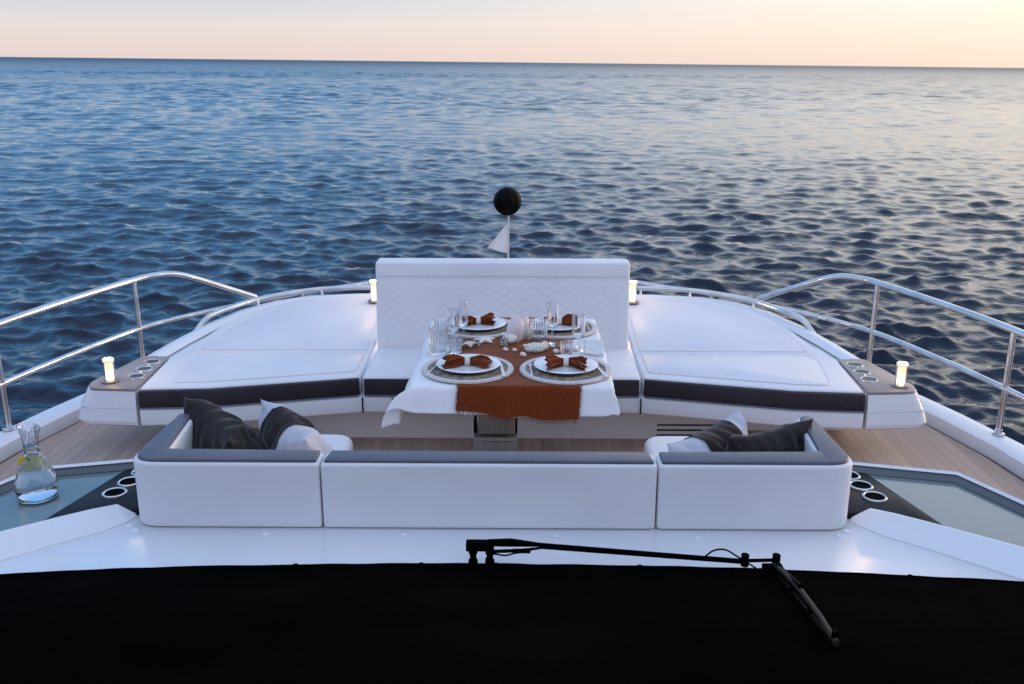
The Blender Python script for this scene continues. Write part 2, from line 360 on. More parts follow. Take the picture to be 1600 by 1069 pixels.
# plateau strip between the sofa and the windscreen cover
plat = [(-1.30, 3.115), (-1.40, 3.0), (-1.60, 2.90), (-2.07, 2.6), (-2.1, 2.2), (2.1, 2.2), (2.07, 2.6), (1.60, 2.90), (1.40, 3.0), (1.30, 3.115)]
yp(slab('foredeck_plateau', plat[::-1], .461, .50, GEL, bev=.006, seg=2))
for s in (-1, 1):
    # raised rim of the side skylight
    ro = [(1.25, 3.52), (1.42, 3.505), (1.78, 3.415), (1.93, 3.12), (2.08, 2.5), (2.11, 2.2)]
    ri = [(1.25, 3.495), (1.41, 3.48), (1.765, 3.392), (1.90, 3.11), (2.05, 2.49), (2.08, 2.2)]
    rj = [(1.25, 3.468), (1.40, 3.453), (1.748, 3.37), (1.875, 3.095), (2.022, 2.48), (2.055, 2.2)]
    L = lambda p, z: [(x * s, y, z) for x, y in p]
    mid = [((a + c) / 2, (b + d) / 2) for (a, b), (c, d) in zip(ro, ri)]
    yp(loft('skylight_rim', [L(ro, .455), L(ro, .54), L(mid, .548), L(ri, .54)], GEL))
    yp(loft('skylight_recess', [L(ri, .541), L(ri, .535), L(rj, .520), L(rj, .50)], TRAYB))
    gl = mir([(1.42, 3.462), (1.755, 3.38), (1.885, 3.10), (2.0, 2.58), (1.73, 2.82), (1.46, 3.02)], s)
    yp(slab('skylight_glass', gl, .47, .516, TINT, bev=0))
    con = mir([(1.215, 3.47), (1.44, 3.455), (1.56, 3.0), (1.495, 2.995), (1.405, 3.058), (1.33, 3.098), (1.262, 3.10), (1.215, 3.10)], s)
    cons = slab('cup_console', con, .462, .522, BLK, None, bev=.004, seg=2); yp(cons)
    for x, y in ((1.395, 3.225), (1.378, 3.322), (1.362, 3.415)):
        rg = lathed('cup_ring', [(.035, .521), (.035, .528), (.039, .531), (.044, .528), (.045, .521)], STEEL, cons, 40, (x * s, y, 0))
        lathed('cup_well', [(0, .5235), (.036, .5240)], PLAST, rg, 40, (x * s, y, 0))
    # raised white fairing in front of the console
    lo = [(1.262, 3.085), (1.276, 3.045), (1.34, 2.965), (1.466, 2.865), (1.67, 2.68), (2.1, 2.3)]
    hi = [(1.268, 3.088), (1.33, 3.085), (1.40, 3.045), (1.487, 2.985), (1.72, 2.81), (2.1, 2.5)]
    hz = [.507, .545, .546, .546, .546, .546]
    yp(loft('white_fairing', [[(x * s, y, .4985) for x, y in lo], [(x * s, y, .5035) for x, y in lo], [(x * s, y, z) for (x, y), z in zip(hi, hz)], [(x * s, y + .008, z) for (x, y), z in zip(hi, hz)], [(x * s, y + .010, .49) for x, y in hi]], GEL, smooth=12))
# round screw caps
for i, (x, y) in enumerate([(-1.26, 3.012), (-1.225, 2.975), (-.77, 2.955), (-.30, 2.955), (.22, 2.955), (.70, 2.945), (1.19, 2.965), (1.225, 3.0)]):
    cp = yp(lathed('screw_cap', [(.014, .499), (.014, .5025), (.0125, .504), (.0085, .504), (.0075, .5025), (0, .5025)], GEL, None, 24, (x, y, 0)))
# ------------------------------------------------------------------ bow lounge moulding
rimout = [(2.03, 5.18), (1.955, 5.45), (1.85, 5.72), (1.71, 5.97), (1.53, 6.15), (1.32, 6.255), (1.0, 6.30), (.5, 6.31), (0, 6.31)]
ZP = lambda y: .45 + .10 * max(0, y - 5.25)
def full_outline(h): return h + [(-x, y) for x, y in h[::-1] if x > 1e-6]
frontf = [(0, 4.80), (.735, 4.80), (1.5, 4.615), (1.845, 4.585)]
body = full_outline(frontf + [(1.86, 5.1)] + rimout)
# white fascia tier under the pads
bm = bmesh.new(); prism(bm, body, .255, .345); bmesh.ops.recalc_face_normals(bm, faces=bm.faces); bevel_all(bm, .012, 3, 30)
yp(from_bm('lounge_fascia', bm, GEL))
body2 = full_outline([(0, 4.9), (.76, 4.9), (1.84, 4.8), (1.875, 5.16)] + rimout)
yp(slab('lounge_deck', body2, .346, .42, GEL, bev=.0, zf=lambda x, y: .42 + .10 * max(0, y - 5.25)))
# outer rim, following the slope
L = lambda p, dz: [(x, y, ZP(y) + dz) for x, y in p]
fo = rimout + [(-x, y) for x, y in rimout[-2::-1]]
def scl(p, k): return [(x * k, 5.15 + (y - 5.15) * k) for x, y in p]
yp(loft('lounge_rim', [L(fo, -.05), L(fo, -.012), L(scl(fo, .994), -.002), L(scl(fo, .965), 0), L(scl(fo, .95), -.02)], GEL))
# recessed support wall and its louvres
sup = full_outline([(0, 4.995), (1.9, 4.995), (1.96, 5.15), (1.75, 5.7), (1.4, 6.05), (.7, 6.15), (0, 6.2)])
yp(slab('lounge_plinth', rounded(sup, {1: .06, len(sup) - 1: .06}), .0, .256, GELB, bev=.0))
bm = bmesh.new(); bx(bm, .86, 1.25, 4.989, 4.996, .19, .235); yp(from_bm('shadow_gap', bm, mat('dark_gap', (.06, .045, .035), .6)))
for s in (-1, 1):
    for z in (.055, .085, .115) if s > 0 else ():
        bm = bmesh.new(); bx(bm, .86, 1.3, 4.9895, 4.996, z, z + .009); yp(from_bm('vent_slot', bm, mat('vent_dark', (.05, .045, .04), .6)))
yp(boxo('wall_ledge', -1.0, 1.0, 4.965, 4.994, .215, .254, GELB, bev=.006))
for x in (-.98, -.55, -.02, .42, .86):
    yp(lathed('wall_screw', [(0, -.004), (.008, -.003), (.008, .0), (0, .0)], STEEL, None, 12, (x, 0, 0)))
    o = C.objects[-1]; o.matrix_parent_inverse = Matrix.Translation((0, 1.033, .222)) if False else o.matrix_parent_inverse
    me = o.data
    for v in me.vertices:
        xx, yy, zz = v.co; v.co = (xx, 4.9625 + zz * 1.0, .235 + yy)
# corner consoles with cup holders
for s in (-1, 1):
    tp = rounded([(1.858, 4.60), (2.10, 4.615), (2.135, 4.70), (2.035, 5.17), (1.885, 5.17)], {1: .06, 2: .05})
    def off(p, k, dy=0):
        cx, cy = 1.86, 4.9
        return [(cx + (x - cx) * k if x > cx + .02 else x, cy + (y - cy) * (1 + (k - 1) * .25) + dy) for x, y in p]
    bm = bmesh.new(); V = []
    for k, z in ((.94, .248), (1.2, .262), (1.27, .282), (1.2, .342), (1.14, .343), (1.14, .350), (1.19, .351), (1.03, .438)):
        V.append([bm.verts.new((x * s, y, z)) for x, y in off(tp, k)])
    for a, b in zip(V, V[1:]):
        for i in range(len(a)): bm.faces.new((a[i], a[(i + 1) % len(a)], b[(i + 1) % len(a)], b[i]))
    bm.faces.new(V[0]); bm.faces.new(V[-1])
    body_ = yp(from_bm('corner_console', bm, GEL, smooth=18))
    tray = slab('console_top', mir(tp, s), .4385, .452, TAUPE, body_, bev=.003, seg=2)
    for x, y in ((1.945, 4.785), (1.945, 4.93), (1.945, 5.06)) if False else ((1.93, 4.80), (1.935, 4.925), (1.94, 5.055)):
        rg = lathed('cup_ring', [(.037, .451), (.037, .456), (.041, .459), (.045, .456), (.046, .451)], STEEL, body_, 40, (x * s, y, 0))
        lathed('cup_well', [(0, .4535), (.037, .4537)], mat('cup_dark', (.03, .02, .015), .25, .6), rg, 40, (x * s, y, 0))
# ------------------------------------------------------------------ sunbeds (left/right) and bench
def heightpad(name, pts, z0, zf, m, parent, bev=.02): return slab(name, pts, z0, 0, m, parent, bev=bev, seg=4, zf=zf, ang=50, smooth=60)
for s, side in ((-1, 'left'), (1, 'right')):
    bed = tag(empty('sunbed', (1.3 * s, 5.2, .35)), f'white sunbed pad with charcoal front edge on the {side} of the quilted backrest', 'sunbed', 'sunbeds on the bow')
    def bp(o): o.parent = bed; o.matrix_parent_inverse = Matrix.Translation((-1.3 * s, -5.2, -.35)); return o
    front = [(.752, 4.805), (1.49, 4.622), (1.84, 4.592), (1.872, 5.15), (1.82, 5.245), (.752, 5.245)]
    # charcoal front band
    band = [(.755, 4.800), (1.49, 4.615), (1.842, 4.585), (1.842, 4.62), (1.49, 4.65), (.755, 4.835)]
    bp(slab('front_band', mir(band, s), .352, .443, CHAR, None, bev=.006, seg=2))
    bp(slab('seat_cushion', mir([(x, y + (.02 if y < 4.9 else 0)) for x, y in front], s), .36, .453, VIN, None, bev=.012, seg=4, ang=50))
    inner = [(.79, 4.90), (1.52, 4.715), (1.70, 4.70), (1.765, 5.12), (1.73, 5.225), (.79, 5.225)]
    bp(slab('quilted_panel', mir(rounded(inner, {2: .04, 3: .05, 4: .04}), s), .44, .457, VINQ, None, bev=.003, seg=2, ang=50))
    head = [(.752, 5.255), (1.80, 5.255), (1.79, 5.42), (1.75, 5.62), (1.66, 5.84), (1.54, 6.01), (1.38, 6.15), (1.2, 6.21), (1.0, 6.235), (.752, 6.24)]
    bp(slab('head_cushion', mir(head, s), .43, 0, VIN, None, bev=.016, seg=4, zf=lambda x, y: .452 + .10 * (y - 5.25), ang=50))
    inh = [(.79, 5.29), (1.745, 5.29), (1.735, 5.42), (1.69, 5.60), (1.60, 5.80), (1.49, 5.95), (1.35, 6.07), (1.19, 6.13), (1.0, 6.15), (.79, 6.155)]
    bp(slab('head_panel', mir(inh, s), .45, 0, VINQ, None, bev=.003, seg=2, zf=lambda x, y: .456 + .10 * (y - 5.25), ang=50))
    for outl, zf in ((rounded(inner, {2: .04, 3: .05, 4: .04}), lambda x, y: .4565), (inh, lambda x, y: .455 + .10 * (y - 5.25))):
        bm = bmesh.new(); q = [(x * s, y, zf(x, y)) for x, y in outl]; tube(bm, q + q[:1], .003, 6, False); bp(from_bm('seam_piping', bm, VIN))
    bm = bmesh.new(); tube(bm, [(x * s, y - .006, .354) for x, y in band[:3]], .004, 8); bp(from_bm('piping', bm, VGREY))
    # grab rail round the pad
    gr = [(1.93, 5.60, .40), (1.84, 5.72, .535), (1.77, 5.85, .548), (1.62, 6.08, .56), (1.44, 6.23, .568), (1.25, 6.32, .575), (1.08, 6.35, .578), (.92, 6.36, .58), (.76, 6.365, .58)]
    rail = tag(empty('grab_rail', (1.5 * s, 6.2, .5)), f'low polished steel grab rail curving round the {side} sunbed', 'grab rail', 'grab rails round the sunbeds')
    def gp(o): o.parent = rail; o.matrix_parent_inverse = Matrix.Translation((-1.5 * s, -6.2, -.5)); return o
    bm = bmesh.new(); p = [Vector((x * s, y, z)) for x, y, z in gr]
    tube(bm, [p[0], p[0].lerp(p[1], .85)] + smooth_path(p[1:], 6)[1:], .017, 14); gp(from_bm('rail', bm, STEEL))
    for q in (gr[3], gr[5], gr[7]):
        bm = bmesh.new(); tube(bm, [(q[0] * s * .98, q[1] - .06, ZP(q[1]) - .03), (q[0] * s, q[1], q[2])], .009, 10); gp(from_bm('standoff', bm, STEEL))
# central bench and its backrest
bench = tag(empty('padded_bench', (0, 5.1, .35)), 'white padded bench with tall diamond-quilted backrest and charcoal front edge behind the dining table', 'bench')
def bb(o): o.parent = bench; o.matrix_parent_inverse = Matrix.Translation((0, -5.1, -.35)); return o
bb(boxo('front_band', -.728, .728, 4.800, 4.835, .352, .443, CHAR, bev=.008, seg=3))
bb(boxo('seat_cushion', -.735, .735, 4.81, 5.36, .36, .455, VIN, bev=.018, seg=4))
bm = bmesh.new(); tube(bm, [(-.728, 4.797, .354), (.728, 4.797, .354)], .004, 8); bb(from_bm('piping', bm, VGREY))
for s in (-1, 1): yp(boxo('fascia_joint', .738 * s - .003, .738 * s + .003, 4.7905, 4.82, .258, .343, PLAST, bev=0)); yp(boxo('fascia_joint', .58 * s - .002, .58 * s + .002, 4.7965, 4.82, .262, .343, PLAST, bev=0))
rest = None
def rb(o):
    if rest is None: return bb(o)
    o.parent = rest; o.matrix_parent_inverse = Matrix.Translation((0, 0, 0)); o.matrix_parent_inverse = Matrix(); return o
TILT = .10
def tiltm(o):
    for v in o.data.vertices: v.co.y += (v.co.z - .45) * TILT
    return o
rest = bb(tiltm(boxo('backrest', -.735, .727, 5.345, 5.47, .44, .955, VIN, bev=.022, seg=5)))
def quilt(u, v):
    x = -.712 + u * 1.416; z = .462 + v * .378
    a = (x / .085 + z / .05); b = (x / .085 - z / .05)
    g = min(abs(a - round(a)), abs(b - round(b)))
    h = .0028 * (1 - math.exp(-(g / .07) ** 2)); e = min(u, 1 - u) * 1.416; f = min(v, 1 - v) * .378
    h *= min(1, e / .035) * min(1, f / .03); h += .004 * min(1, e / .01, f / .01) - .002
    return (x, 5.346 - h + (z - .45) * TILT, z)
rb(gridmesh('quilted_panel', 420, 130, quilt, VIN))
rb(tiltm(boxo('headrest_band', -.731, .723, 5.333, 5.37, .868, .953, VIN, bev=.014, seg=5)))
# ------------------------------------------------------------------ guard rails
zr, zm = .72, .40
for s, side in ((-1, 'left'), (1, 'right')):
    g = tag(empty('guard_rail', (2.66 * s, 4.8, .14)), f'polished steel two-bar guard rail along the {side} edge of the deck', 'guard rail', 'guard rails along the deck edges')
    def gp(o): o.parent = g; o.matrix_parent_inverse = Matrix.Translation((-2.66 * s, -4.8, -.14)); return o
    base = [(2.90, .5), (2.89, 2), (2.84, 3.3), (2.77, 4.1), (2.66, 4.82), (2.52, 5.4), (2.35, 5.93)]
    top = [(x * s, y, zr) for x, y in base] + [(2.25 * s, 6.08, .722), (2.17 * s, 6.18, .705), (2.08 * s, 6.28, .655), (1.93 * s, 6.45, .55), (1.78 * s, 6.62, .445)]
    bm = bmesh.new(); tube(bm, smooth_path(top, 8), .020, 14); gp(from_bm('top_bar', bm, STEEL))
    low = [(x * s, y, zm) for x, y in base] + [(2.12 * s, 6.27, zm + .005), (1.83 * s, 6.58, zm + .01), (1.5 * s, 6.87, zm + .02), (1.14 * s, 7.14, .42), (.99 * s, 7.24, .425), (.6 * s, 7.46, .43), (.3 * s, 7.58, .43), (.05 * s, 7.62, .43)]
    bm = bmesh.new(); tube(bm, smooth_path(low, 8), .0165, 12); gp(from_bm('lower_bar', bm, STEEL))
    for (x, y), h in (((2.35, 5.93), zr), ((2.66, 4.82), zr), ((2.845, 3.2), zr), ((2.895, 1.6), zr), ((1.5, 6.85), .42), ((.75, 7.36), .43)):
        bm = bmesh.new(); tube(bm, [(x * s, y, .13), (x * s, y, h - .005)], .0155, 14); st = gp(from_bm('stanchion', bm, STEEL))
        lathed('base_collar', [(.032, .143), (.032, .150), (.019, .156), (.019, .17), (0, .17)], STEEL, st, 20, (x * s, y, 0))
# ------------------------------------------------------------------ table lamps
def lamp(x, y, z, label, h=.115, r=.028):
    t = tag(empty('table_lamp', (x, y, z)), label, 'lamp', 'lit lamps on the bow')
    lathed('lamp_base', [(0, 0), (.042, 0), (.044, .004), (.043, .009), (.033, .012), (.0, .012)], SMOKE, t, 32)
    lathed('lamp_tube', [(0, .012), (r * .66, .0125), (r * .72, .02), (r * .72, h - .008), (0, h - .007)], GLOW, t, 32)
    lathed('glass_tube', [(r * .9, .012), (r, .014), (r, h - .005), (r * .93, h - .005), (r * .9, .012)], GLASS, t, 32)
    lathed('lamp_cap', [(0, h - .004), (r * .98, h - .004), (r, h - .001), (r, h + .008), (r * .85, h + .011), (r * .6, h + .006), (0, h + .006)], GLOWCAP, t, 32)
    ld = bpy.data.lights.new('lamp_bulb', 'POINT'); ld.energy = 1.4; ld.color = (1, .62, .3); ld.shadow_soft_size = .03
    lo = bpy.data.objects.new('lamp_bulb', ld); C.objects.link(lo); lo.parent = t; lo.location = (0, 0, h + .03)
    return t
lamp(-2.03, 4.715, .452, 'small lit cylinder lamp on the left corner console beside three cup holders')
lamp(2.055, 4.70, .452, 'small lit cylinder lamp on the right corner console beside three cup holders')
lamp(-.855, 6.10, .545, 'lit cylinder lamp on the sunbed at the left end of the quilted backrest', .13)
lamp(.83, 6.10, .545, 'lit cylinder lamp on the sunbed at the right end of the quilted backrest', .13)
# ------------------------------------------------------------------ U-shaped sofa
sofa = tag(empty('u_shaped_sofa', (0, 3.3, 0)), 'low white U-shaped sofa in three sections with slate grey top, its back to the camera', 'sofa')
def sp(o): o.parent = sofa; o.matrix_parent_inverse = Matrix.Translation((0, -3.3, 0)); return o
ZT = .75
SX = .0
def arm_outline(s, e=0, ins=0):
    o = 1.245 + e; i = 1.13 - e; J = .588 if s < 0 else .568
    p = [(J, 3.0), (o, 3.0), (o - .02, 3.47), (i + .02, 3.47), (i, 3.115), (J, 3.105)]
    return mir(rounded(p, {1: .095, 2: .05, 3: .05, 4: .03}, seg=7), s)
for s in (-1, 1):
    b = slab('side_back', arm_outline(s), .502, ZT - .008, VIN, None, bev=.012, seg=3, ang=50, smooth=50); sp(b)
    J = .598 if s < 0 else .578; p = [(J, 3.012), (1.231, 3.012), (1.211, 3.458), (1.165, 3.458), (1.138, 3.109), (J, 3.099)]
    slab('top_pad', mir(rounded(p, {1: .085, 2: .03, 3: .03, 4: .02}, seg=7), s), ZT - .012, ZT + .004, VGREY, None, bev=.006, seg=2, ang=50)
    sp(C.objects[-1])
    # inner lining and seat
    sp(slab('side_seat', mir(rounded([(.655, 3.12), (1.09, 3.12), (1.17, 3.5), (1.17, 4.1), (.655, 4.1)], {3: .1, 4: .1}), s), .30, .42, VIN, None, bev=.03, seg=4, ang=50))
    sp(slab('seat_base', mir([(.70, 3.13), (1.09, 3.13), (1.14, 3.5), (1.14, 4.05), (.70, 4.05)], s), .037, .30, GEL, None, bev=.01))
    sp(slab('arm_lower', mir([(1.10, 3.125), (1.205, 3.53), (1.16, 3.53), (1.095, 3.2)], s), .10, .50, VIN, None, bev=.01))
b = slab('centre_back', [(-.582, 3.0), (.562, 3.0), (.562, 3.105), (-.582, 3.105)], .502, ZT - .008, VIN, None, bev=.012, seg=3, ang=50); sp(b)
sp(slab('top_pad', [(-.572, 3.012), (.552, 3.012), (.540, 3.099), (-.560, 3.099)], ZT - .012, ZT + .004, VGREY, None, bev=.006, seg=2, ang=50))
sp(boxo('centre_seat', -.65, .65, 3.12, 3.62, .30, .42, VIN, bev=.03, seg=4))
sp(boxo('seat_base', -.65, .65, 3.14, 3.55, .037, .30, GEL, bev=.01))
# ------------------------------------------------------------------ pillows
def pillow(name, a, b, down, label, m, thick=.085, h=.38, band=None, seed=0, group=None):
    """a,b: world ends of the top edge; down: approx direction towards the lower edge"""
    a = Vector(a); b = Vector(b); U = (b - a); Wd = U.length; U.normalize(); D = Vector(down); D = (D - U * D.dot(U)).normalized(); N = D.cross(U).normalized()
    c = (a + b) / 2 + D * h / 2
    t = tag(empty(name, c), label, 'pillow', group)
    M = Matrix((U, -D, N)).transposed()
    t.rotation_euler = M.to_euler()
    def surf(u, v, sgn, off=0):
        x, y = 2 * u - 1, 2 * v - 1
        f = max(0, (1 - abs(x) ** 2.6)) ** .55 * max(0, (1 - abs(y) ** 2.6)) ** .55
        pull = 1 - .10 * (1 - x * x) * (abs(y) ** 2); pully = 1 - .10 * (1 - y * y) * (abs(x) ** 2)
        px = x * Wd / 2 * pully * 1.04; py = y * h / 2 * pull * 1.04
        wr = .022 * nz(x * 2.1 + seed, y * 2.6, sgn) + .014 * nz(x * 5 + y * 3 + seed, y * 2 - x * 2, 3 + sgn)
        rad = math.hypot(abs(x) - 1, abs(y) - 1)
        wr += .007 * math.sin(math.atan2(1 - abs(y), 1 - abs(x)) * 9) * math.exp(-rad * 2.2) * min(1, rad * 3)
        z = sgn * (thick * f + off) + wr * min(1, f * 2.5) + .02 * nz(x * .8, y * .8, seed)
        if off: py *= 1.03; z += sgn * (.003 - (off + .003) * abs(y) ** 10)
        return Vector((px, py, z))
    n_ = 44
    def build(nm, u0, u1, off, mm):
        bm = bmesh.new(); rows = []
        for sgn in (1, -1):
            g = [[bm.verts.new(surf(u0 + (u1 - u0) * i / n_, j / n_, sgn, off)) for i in range(n_ + 1)] for j in range(n_ + 1)]
            for j in range(n_):
                for i in range(n_):
                    q = (g[j][i], g[j][i + 1], g[j + 1][i + 1], g[j + 1][i]); bm.faces.new(q if sgn > 0 else q[::-1])
            rows.append(g)
        bmesh.ops.remove_doubles(bm, verts=bm.verts, dist=.0006)
        me = bpy.data.meshes.new(nm); bmesh.ops.recalc_face_normals(bm, faces=bm.faces); bm.to_mesh(me); bm.free()
        return link(nm, me, mm, t, 180)
    build('pillow_cover', 0, 1, 0, m)
    if band: build('dark_band', band[0], band[1], .0025, PBLK)
    return t
G_ = 'throw pillows on the sofa'
pillow('throw_pillow', (-1.21, 3.50, .79), (-.95, 3.20, .735), (.42, .30, -.8), 'dark charcoal throw pillow leaning in the left corner of the sofa', PBLK, thick=.10, seed=1.5, group=G_)
pillow('throw_pillow', (-.905, 3.50, .79), (-.67, 3.20, .75), (.26, .22, -.9), 'pale grey pillow with a dark band, right of the dark pillow in the left corner', PGRY, thick=.095, band=(.24, .62), seed=4.2, group=G_)
pillow('throw_pillow', (.63, 3.20, .735), (.95, 3.50, .755), (.25, -.25, -.8), 'pale grey pillow with a dark band, left of the brownish dark pillow', PGRY, thick=.09, band=(.3, .75), seed=7.7, group=G_)
pillow('throw_pillow', (.845, 3.20, .76), (1.18, 3.34, .775), (.05, .15, -.95), 'crumpled brownish dark throw pillow in the right corner of the sofa', PBLK, seed=9.1, group=G_)
# ------------------------------------------------------------------ dining table
TX = .065; TW = .41; Y0, Y1 = 3.80, 4.89; TZ = .75
tbl = tag(empty('dining_table', (0, 4.35, 0)), 'dining table on a boxy brushed steel pedestal standing in front of the bench', 'table')
def tp_(o): o.parent = tbl; o.matrix_parent_inverse = Matrix.Translation((0, -4.35, 0)); return o
tp_(boxo('table_top', TX - TW + .004, TX + TW - .004, Y0 + .004, Y1 - .004, .715, .746, mat('table_board', (.5, .42, .35), .4), bev=.012))
px = -.013
tp_(boxo('pedestal_column', px - .087, px + .087, 4.26, 4.42, .351, .715, BRUSH, bev=.004))
tp_(boxo('pedestal_sleeve', px - .112, px + .098, 4.25, 4.45, .037, .338, BRUSH, bev=.004))
tp_(boxo('pedestal_inner', px - .080, px + .080, 4.30, 4.41, .338, .351, PLAST, bev=0))
for sx in (-1, 1): tp_(boxo('side_bracket', px - .007 + sx * .099 - .006, px - .007 + sx * .099 + .006, 4.31, 4.41, .337, .40, PLAST, bev=.003))
# small dark lettering, too small to read in the photo: a row of engraved ticks
bm = bmesh.new(); x = px - .10
while x < px + .085:
    wd = random.uniform(.003, .007); hh = random.uniform(.003, .006)
    if random.random() > .14: bx(bm, x, x + wd, 4.2485, 4.2505, .318 - hh / 2, .318 + hh / 2)
    x += wd + .0022
tp_(from_bm('engraved_line', bm, mat('engraving', (.07, .06, .055), .6), smooth=0))
# tablecloth
def cloth_pt(a, b, zt=TZ):
    """a,b: flat cloth coordinates (m) relative to table centre/front edge"""
    y = b; ex = max(abs(a - TX) - TW, 0); ey = max(Y0 - b, 0, b - Y1); sx = 1 if a > TX else -1; sy = -1 if b < Y0 else 1
    bx_ = min(max(a, TX - TW), TX + TW); by_ = min(max(b, Y0), Y1)
    t = max(0, min(1, (Y1 - b) / (Y1 - Y0)))
    drop = max(ex, ey)
    rd = .018
    def bend(s_):   # rounded fold over the edge: outward, down
        ar = rd * PI / 2
        if s_ < ar: q = s_ / rd; return rd * math.sin(q), rd * (1 - math.cos(q))
        return rd, rd + s_ - ar
    z = zt; x = bx_; y = by_
    if ex > 0 and ey > 0:
        ang = math.atan2(ey, ex); o, d = bend(drop); lean = d * .10 + (.42 if sx < 0 and sy < 0 else .06) * min(ex, ey)
        x += sx * (o + lean) * math.cos(ang); y += sy * (o + lean) * math.sin(ang); z -= d * .96
    elif ex > 0: o, d = bend(ex); x += sx * (o + d * .06); z -= d
    elif ey > 0: o, d = bend(ey); y += sy * (o + d * .05); z -= d
    # the left side lifts and flares to the front-left corner
    if sx < 0 and ex > 0:
        f = (t ** 2.2) * min(1, ex / .14); x -= .055 * f + .05 * (1 - t) ** 3 * min(1, ex / .14); z += .015 * f
        x -= .012 * math.sin(b * 16) * min(1, ex / .1); z += .03 * f * math.sin(ex * 26)
    if sx > 0 and ex > 0: x += .008 * math.sin(b * 19 + 1) * min(1, ex / .1)
    if sy < 0 and ey > 0: y -= .006 * math.sin(a * 21) * min(1, ey / .1) + .003 * math.sin(a * 47)
    if sy > 0 and ey > 0: y += .01 * math.sin(a * 15)
    if ex == 0 and ey == 0: z += .0012 * nz(a * 6, b * 6)
    if ey > 0 and sy < 0:   # small hanging folds and ironing creases
        q = min(1, ey / .06); y -= q * (.004 * math.sin(a * 33 + 1.2 * math.sin(a * 9)) + .0022 * abs(math.sin((a + .11) * 24)) + .006 * nz(a * 7, ey * 9)); z -= .006 * q * math.sin(a * 8 + .6)
    if ex > 0: x += sx * min(1, ex / .06) * (.006 * nz(b * 8, ex * 8) + .003 * math.sin(b * 41))
    return (x, y, z + .0)
EXL, EXR, EF, EB = .17, .13, .125, .12
cl = gridmesh('tablecloth', 150, 190, lambda u, v: cloth_pt(TX - TW - EXL + u * (2 * TW + EXL + EXR), Y0 - EF - .012 * u + v * (Y1 - Y0 + EF + .012 * u + EB)), CLOTH)
md = cl.modifiers.new('thickness', 'SOLIDIFY'); md.thickness = .0016; md.offset = 1
tag(cl, 'white tablecloth draped over the dining table, its left front corner blown outwards', 'tablecloth')
# rust runner with frayed ends
RX0, RX1 = -.165, .335
def run_pt(u, v):
    a = RX0 + u * (RX1 - RX0) + .010 * math.sin(v * 9) - .012 * (1 - v) * (.5 - u)
    b = Y0 - .118 - .035 * u + .006 * math.sin(u * 14) + v * (Y1 + .06 - (Y0 - .118 - .035 * u))
    if u < .02 or u > .98: a += .004 * nz(b * 60, u * 9)
    x, y, z = cloth_pt(a, b)
    if b < Y0: y -= .006
    elif b > Y1: y += .006
    k = .0035 + .002 * nz(a * 9, b * 7) + .0015 * math.sin(a * 40 + b * 8)
    return (x, y - (.004 if b < Y0 + .01 else 0), z + max(k, .0028) + .002)
rn = gridmesh('table_runner', 90, 220, run_pt, RUST)
md = rn.modifiers.new('thickness', 'SOLIDIFY'); md.thickness = .0012; md.offset = 1
tag(rn, 'rust coloured linen table runner with frayed edges hanging over the front of the table', 'table runner')
bm = bmesh.new()
for i in range(170):
    u = (i + random.random() * .8) / 170; p = Vector(run_pt(u, 0)); L_ = random.uniform(.008, .022)
    tube(bm, [p + Vector((0, 0, .002)), p + Vector((random.uniform(-.004, .004), random.uniform(-.003, .001), -L_))], .0009, 3, False)
for i in range(260):
    v = i / 260
    for u, sg in ((0, -1), (1, 1)):
        p = Vector(run_pt(u, v)); L_ = random.uniform(.004, .011)
        tube(bm, [p, p + Vector((sg * L_, random.uniform(-.003, .003), -.0015 if v > .12 else random.uniform(-.004, .002)))], .0009, 3, False)
fr = from_bm('frayed_threads', bm, RUST, rn, smooth=0)
# ------------------------------------------------------------------ place settings
TZc = TZ + .002
def ringm(bm, r0, r1, z0, z1, seg=64):
    lathe(bm, [(r0, z0), (r0 + .002, z1), (r1 - .004, z1), (r1, z0 + .001), (r1, z0), (r0, z0)], seg)
def placemat():
    t = empty('placemat'); lathed('woven_mat', [(0, 0), (.178, 0), (.181, .003), (.178, .005), (.0, .0055)], WOVEN, t, 72)
    bm = bmesh.new(); ringm(bm, .174, .202, .0, .0075, 72); from_bm('pale_border', bm, BEAD, t); return t
def platem():
    t = lathed('dinner_plate', [(0, .011), (.085, .0112), (.10, .0125), (.138, .0165), (.141, .0178), (.1385, .019), (.10, .0155), (.086, .0135), (0, .013)], CERAM, None, 72); return t
def under():  # added dark dish, stands in for the shade below the plate's lip
    return lathed('under_plate_shade', [(0, 0), (.075, 0), (.12, .006), (.131, .012), (.129, .0135), (.10, .0105), (0, .0105)], PSHADE, None, 64)
def fork():
    bm = bmesh.new(); prof = [(-.095, .0045), (-.06, .0042), (0, .003), (.045, .0026), (.055, .006), (.065, .0085)]
    tube(bm, [(0, y, .003 + .002 * math.cos(y * 20)) for y, r in prof], [r for y, r in prof], 8)
    for k in range(4): tube(bm, [((k - 1.5) * .0048, .062, .006), ((k - 1.5) * .0048, .095, .008)], [.0016, .0009], 6)
    bmesh.ops.scale(bm, vec=(1.1, 1, .55), verts=bm.verts); return from_bm('fork', bm, CUT)
def knife():
    bm = bmesh.new(); bx(bm, -.0065, .0065, -.10, -.005, 0, .006); bevel_all(bm, .002, 2)
    bm2 = [(-.006, -.005), (.006, -.005), (.008, .05), (.006, .085), (0, .105), (-.004, .09), (-.005, .03)]
    a = [bm.verts.new((x, y, .0025)) for x, y in bm2]; b = [bm.verts.new((x, y, .0042)) for x, y in bm2]; bm.faces.new(a[::-1]); bm.faces.new(b)
    for i in range(7): bm.faces.new((a[i], a[(i + 1) % 7], b[(i + 1) % 7], b[i]))
    return from_bm('knife', bm, CUT)
